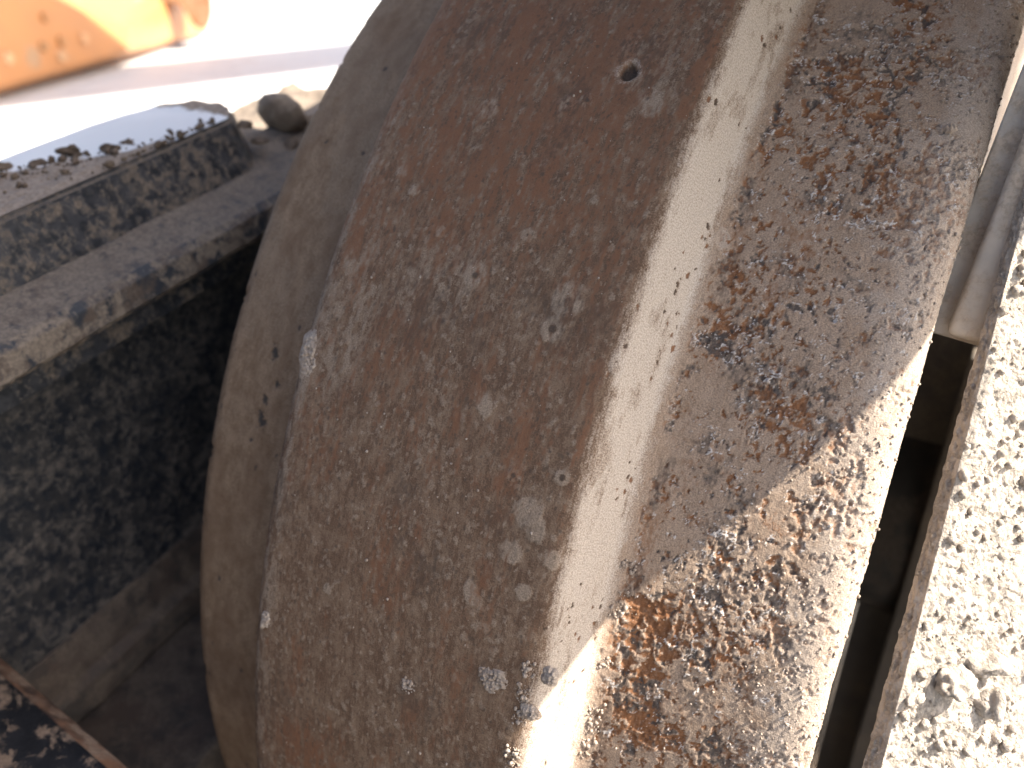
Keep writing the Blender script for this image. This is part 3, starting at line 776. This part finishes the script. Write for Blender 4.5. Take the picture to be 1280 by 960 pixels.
# ------------------------------------------------------------------ grey guide bar and dark bracket in the gap
gb = empty('guide_bar', tuple(at(1195, 430, .31)), 'grey ribbed steel guide bar standing between the wheel and the guard plate', 'guide bar')
b0, b1 = at(1207, 428, .217), at(1425, -120, .236)
ax = (b1 - b0) / np.linalg.norm(b1 - b0); vw = ray(1230, 250); rt = np.cross(ax, vw); rt /= np.linalg.norm(rt)
if rt @ ROWS[0] < 0: rt = -rt
fr = np.cross(ax, rt); fr /= np.linalg.norm(fr)
if fr @ vw > 0: fr = -fr                               # towards the camera
def bar(name, x0, x1, f0, f1, mat, rnd, s0=0.0, s1=.20):
    q = [b0 + rt * x + fr * f + ax * s0 for x, f in ((x0, f0), (x1, f0), (x1, f1), (x0, f1))]
    return bm_obj(name, prism(q, ax * (s1 - s0)), mat, gb, rnd, 4, True)
bar('bar', -.0095, .0068, -.006, 0, MAT_GREY, .0008)
bar('rib', -.0045, .0032, .0004, .0050, MAT_GREY, .0022, .0006)
bar('rib', .0042, .0066, .0004, .0035, MAT_GREY, .0015, -.0004)
bk = empty('side_bracket', (.2, -.02, GZ), 'dark steel side bracket in the shaded gap beside the wheel rim', 'bracket')
bm_obj('plate', prism([(.0893, -.030, -.19), (.32, -.030, -.19), (.32, -.010, -.19), (.0893, -.010, -.19)], (0, 0, .345)), MAT_BRACKET, bk, .001)
bm_obj('leg', prism([(.20, -.029, GZ), (.25, -.029, GZ), (.25, -.011, GZ), (.20, -.011, GZ)], (0, 0, -.1905 - GZ)), MAT_BRACKET, bk, .001)
bm_obj('rib', prism([(.1045, -.060, GZ), (.112, -.060, GZ), (.112, -.0305, GZ), (.1045, -.0305, GZ)], (0, 0, .10 - GZ)), MAT_BRACKET, bk, .001)

# ------------------------------------------------------------------ added unseen panel, shades the upper wheel and bounces light to the rim
A_ = on_cyl(1150, 455, .2535); B_ = on_cyl(850, 700, .2562)
PN = np.cross(SUN, A_ - B_); PN /= np.linalg.norm(PN)
if PN[2] < 0: PN = -PN
PC = A_ + SUN * .115
pe = np.cross(PN, SUN)
sp_o = empty('sun_blocker', (.47, .35, GZ), 'added pale grey steel sun blocker on an orange post, out of view above the wheel', 'sun blocker')
q = [PC - pe * .05, PC + pe * .165, PC + pe * .165 + PN * .205, PC - pe * .05 + PN * .205]
bm_obj('panel', prism(q, SUN * .012), MAT_GREY, sp_o, .002)
a0 = PC + pe * .12 + PN * .14 + SUN * .0125; a1 = np.array([.47, .35, a0[2] + .10])
ad = (a1 - a0) / np.linalg.norm(a1 - a0); an = np.cross(ad, [0, 0, 1.]); an /= np.linalg.norm(an)
bm_obj('arm', prism([a0 - an * .02, a0 + an * .02, a0 + an * .02 + (0, 0, .04), a0 - an * .02 + (0, 0, .04)], a1 - a0), MAT_ORANGE, sp_o, .003)
bm_obj('post', prism([(.45, .33, GZ), (.49, .33, GZ), (.49, .37, GZ), (.45, .37, GZ)], (0, 0, a1[2] - GZ + .05)), MAT_ORANGE, sp_o, .003)

# added unseen wall behind the viewer, keeps sky light off the lower wheel
rear_blk = empty('rear_light_blocker', (-.3, -1.15, GZ), 'added tall dark steel wall behind the viewer, blocking light from the lower wheel', 'machine')
bm_obj('panel', prism([(-1.3, -1.2, GZ), (.35, -1.2, GZ), (.35, -1.1, GZ), (-1.3, -1.1, GZ)], (0, 0, 1.15)), MAT_DARK, rear_blk, .01)

# ------------------------------------------------------------------ orange machine in the background
om = empty('orange_machine', tuple(onz(60, 150, GZ)), 'blurred orange painted machine body with rust spots standing on the pale ground', 'machine')
f_bl, f_br = at(-260, 188, 2.95), at(158, 66, 3.95)
up = np.array([0, 0, 1.0])
f_tr = at(156, 31, 3.97); f_tm = at(82, -8, 3.85); f_tl = at(-260, -160, 3.1)
s_br = at(262, 42, 4.75); s_tr = at(262, -25, 4.8); s_tm = at(262, -70, 4.9)
bmv = bmesh.new()
pv = [bmv.verts.new(p) for p in (f_bl, f_br, f_tr, f_tm, f_tl)]
off = (s_br - f_br)
qv = [bmv.verts.new(p) for p in (f_bl + off, s_br, s_tr, s_tm, f_tl + off)]
bmv.faces.new(pv); bmv.faces.new(qv[::-1])
for i in range(5): bmv.faces.new((pv[i], qv[i], qv[(i + 1) % 5], pv[(i + 1) % 5]))
bm_obj('body', bmv, MAT_ORANGE, om, .02, 3)
nf = np.cross(f_br - f_bl, f_tl - f_bl); nf /= np.linalg.norm(nf)
if nf @ (CAM - f_br) < 0: nf = -nf
for i, (px, py, rp) in enumerate([(55, 22, 6), (76, 52, 7), (53, 58, 6), (103, 48, 7), (8, 73, 8), (75, 70, 8)]):
    d_ = ray(px, py); t_ = ((f_br - CAM) @ nf) / (d_ @ nf); P = CAM + d_ * t_
    bm = bmesh.new(); bmesh.ops.create_cone(bm, cap_ends=True, segments=16, radius1=rp * t_ / FPX, radius2=rp * .7 * t_ / FPX, depth=.03)
    bmesh.ops.transform(bm, matrix=Matrix.Translation(Vector(P.tolist())) @ Vector(nf.tolist()).to_track_quat('Z', 'Y').to_matrix().to_4x4(), verts=bm.verts)
    bm_obj('bolt', bm, MAT_SPOT if i in (0, 1, 2) else MAT_SPOT2, om)
lp = [at(px, py, 4.3) for px, py in [(170, -40), (262, -40), (266, 14), (263, 30), (252, 38), (240, 30), (233, 12), (226, 2), (196, 2), (172, -6)]]
bm_obj('lug', prism(lp, ray(240, 10) * .12), MAT_LUG, om, .01, 2)
k0, k1 = onz(150, 104, GZ), onz(520, 62, GZ)
H = .95; sh = np.array([SUN[0], SUN[1], 0]) / SUN[2] * H
kd = (k1 - k0) / np.linalg.norm(k1 - k0); kn = np.array([-kd[1], kd[0], 0])
c0, c1 = k0 + sh - kd * .8, k1 + sh + kd * 1.2
q = [c0 + up * H - kn * .22, c1 + up * H - kn * .22, c1 + up * H + kn * .22, c0 + up * H + kn * .22]
bm_obj('boom', prism(q, (0, 0, .22)), MAT_ORANGE, om, .02)

# ------------------------------------------------------------------ render
scene.render.engine = 'CYCLES'
scene.cycles.max_bounces = 6
scene.render.resolution_x = 1024
scene.render.resolution_y = 768
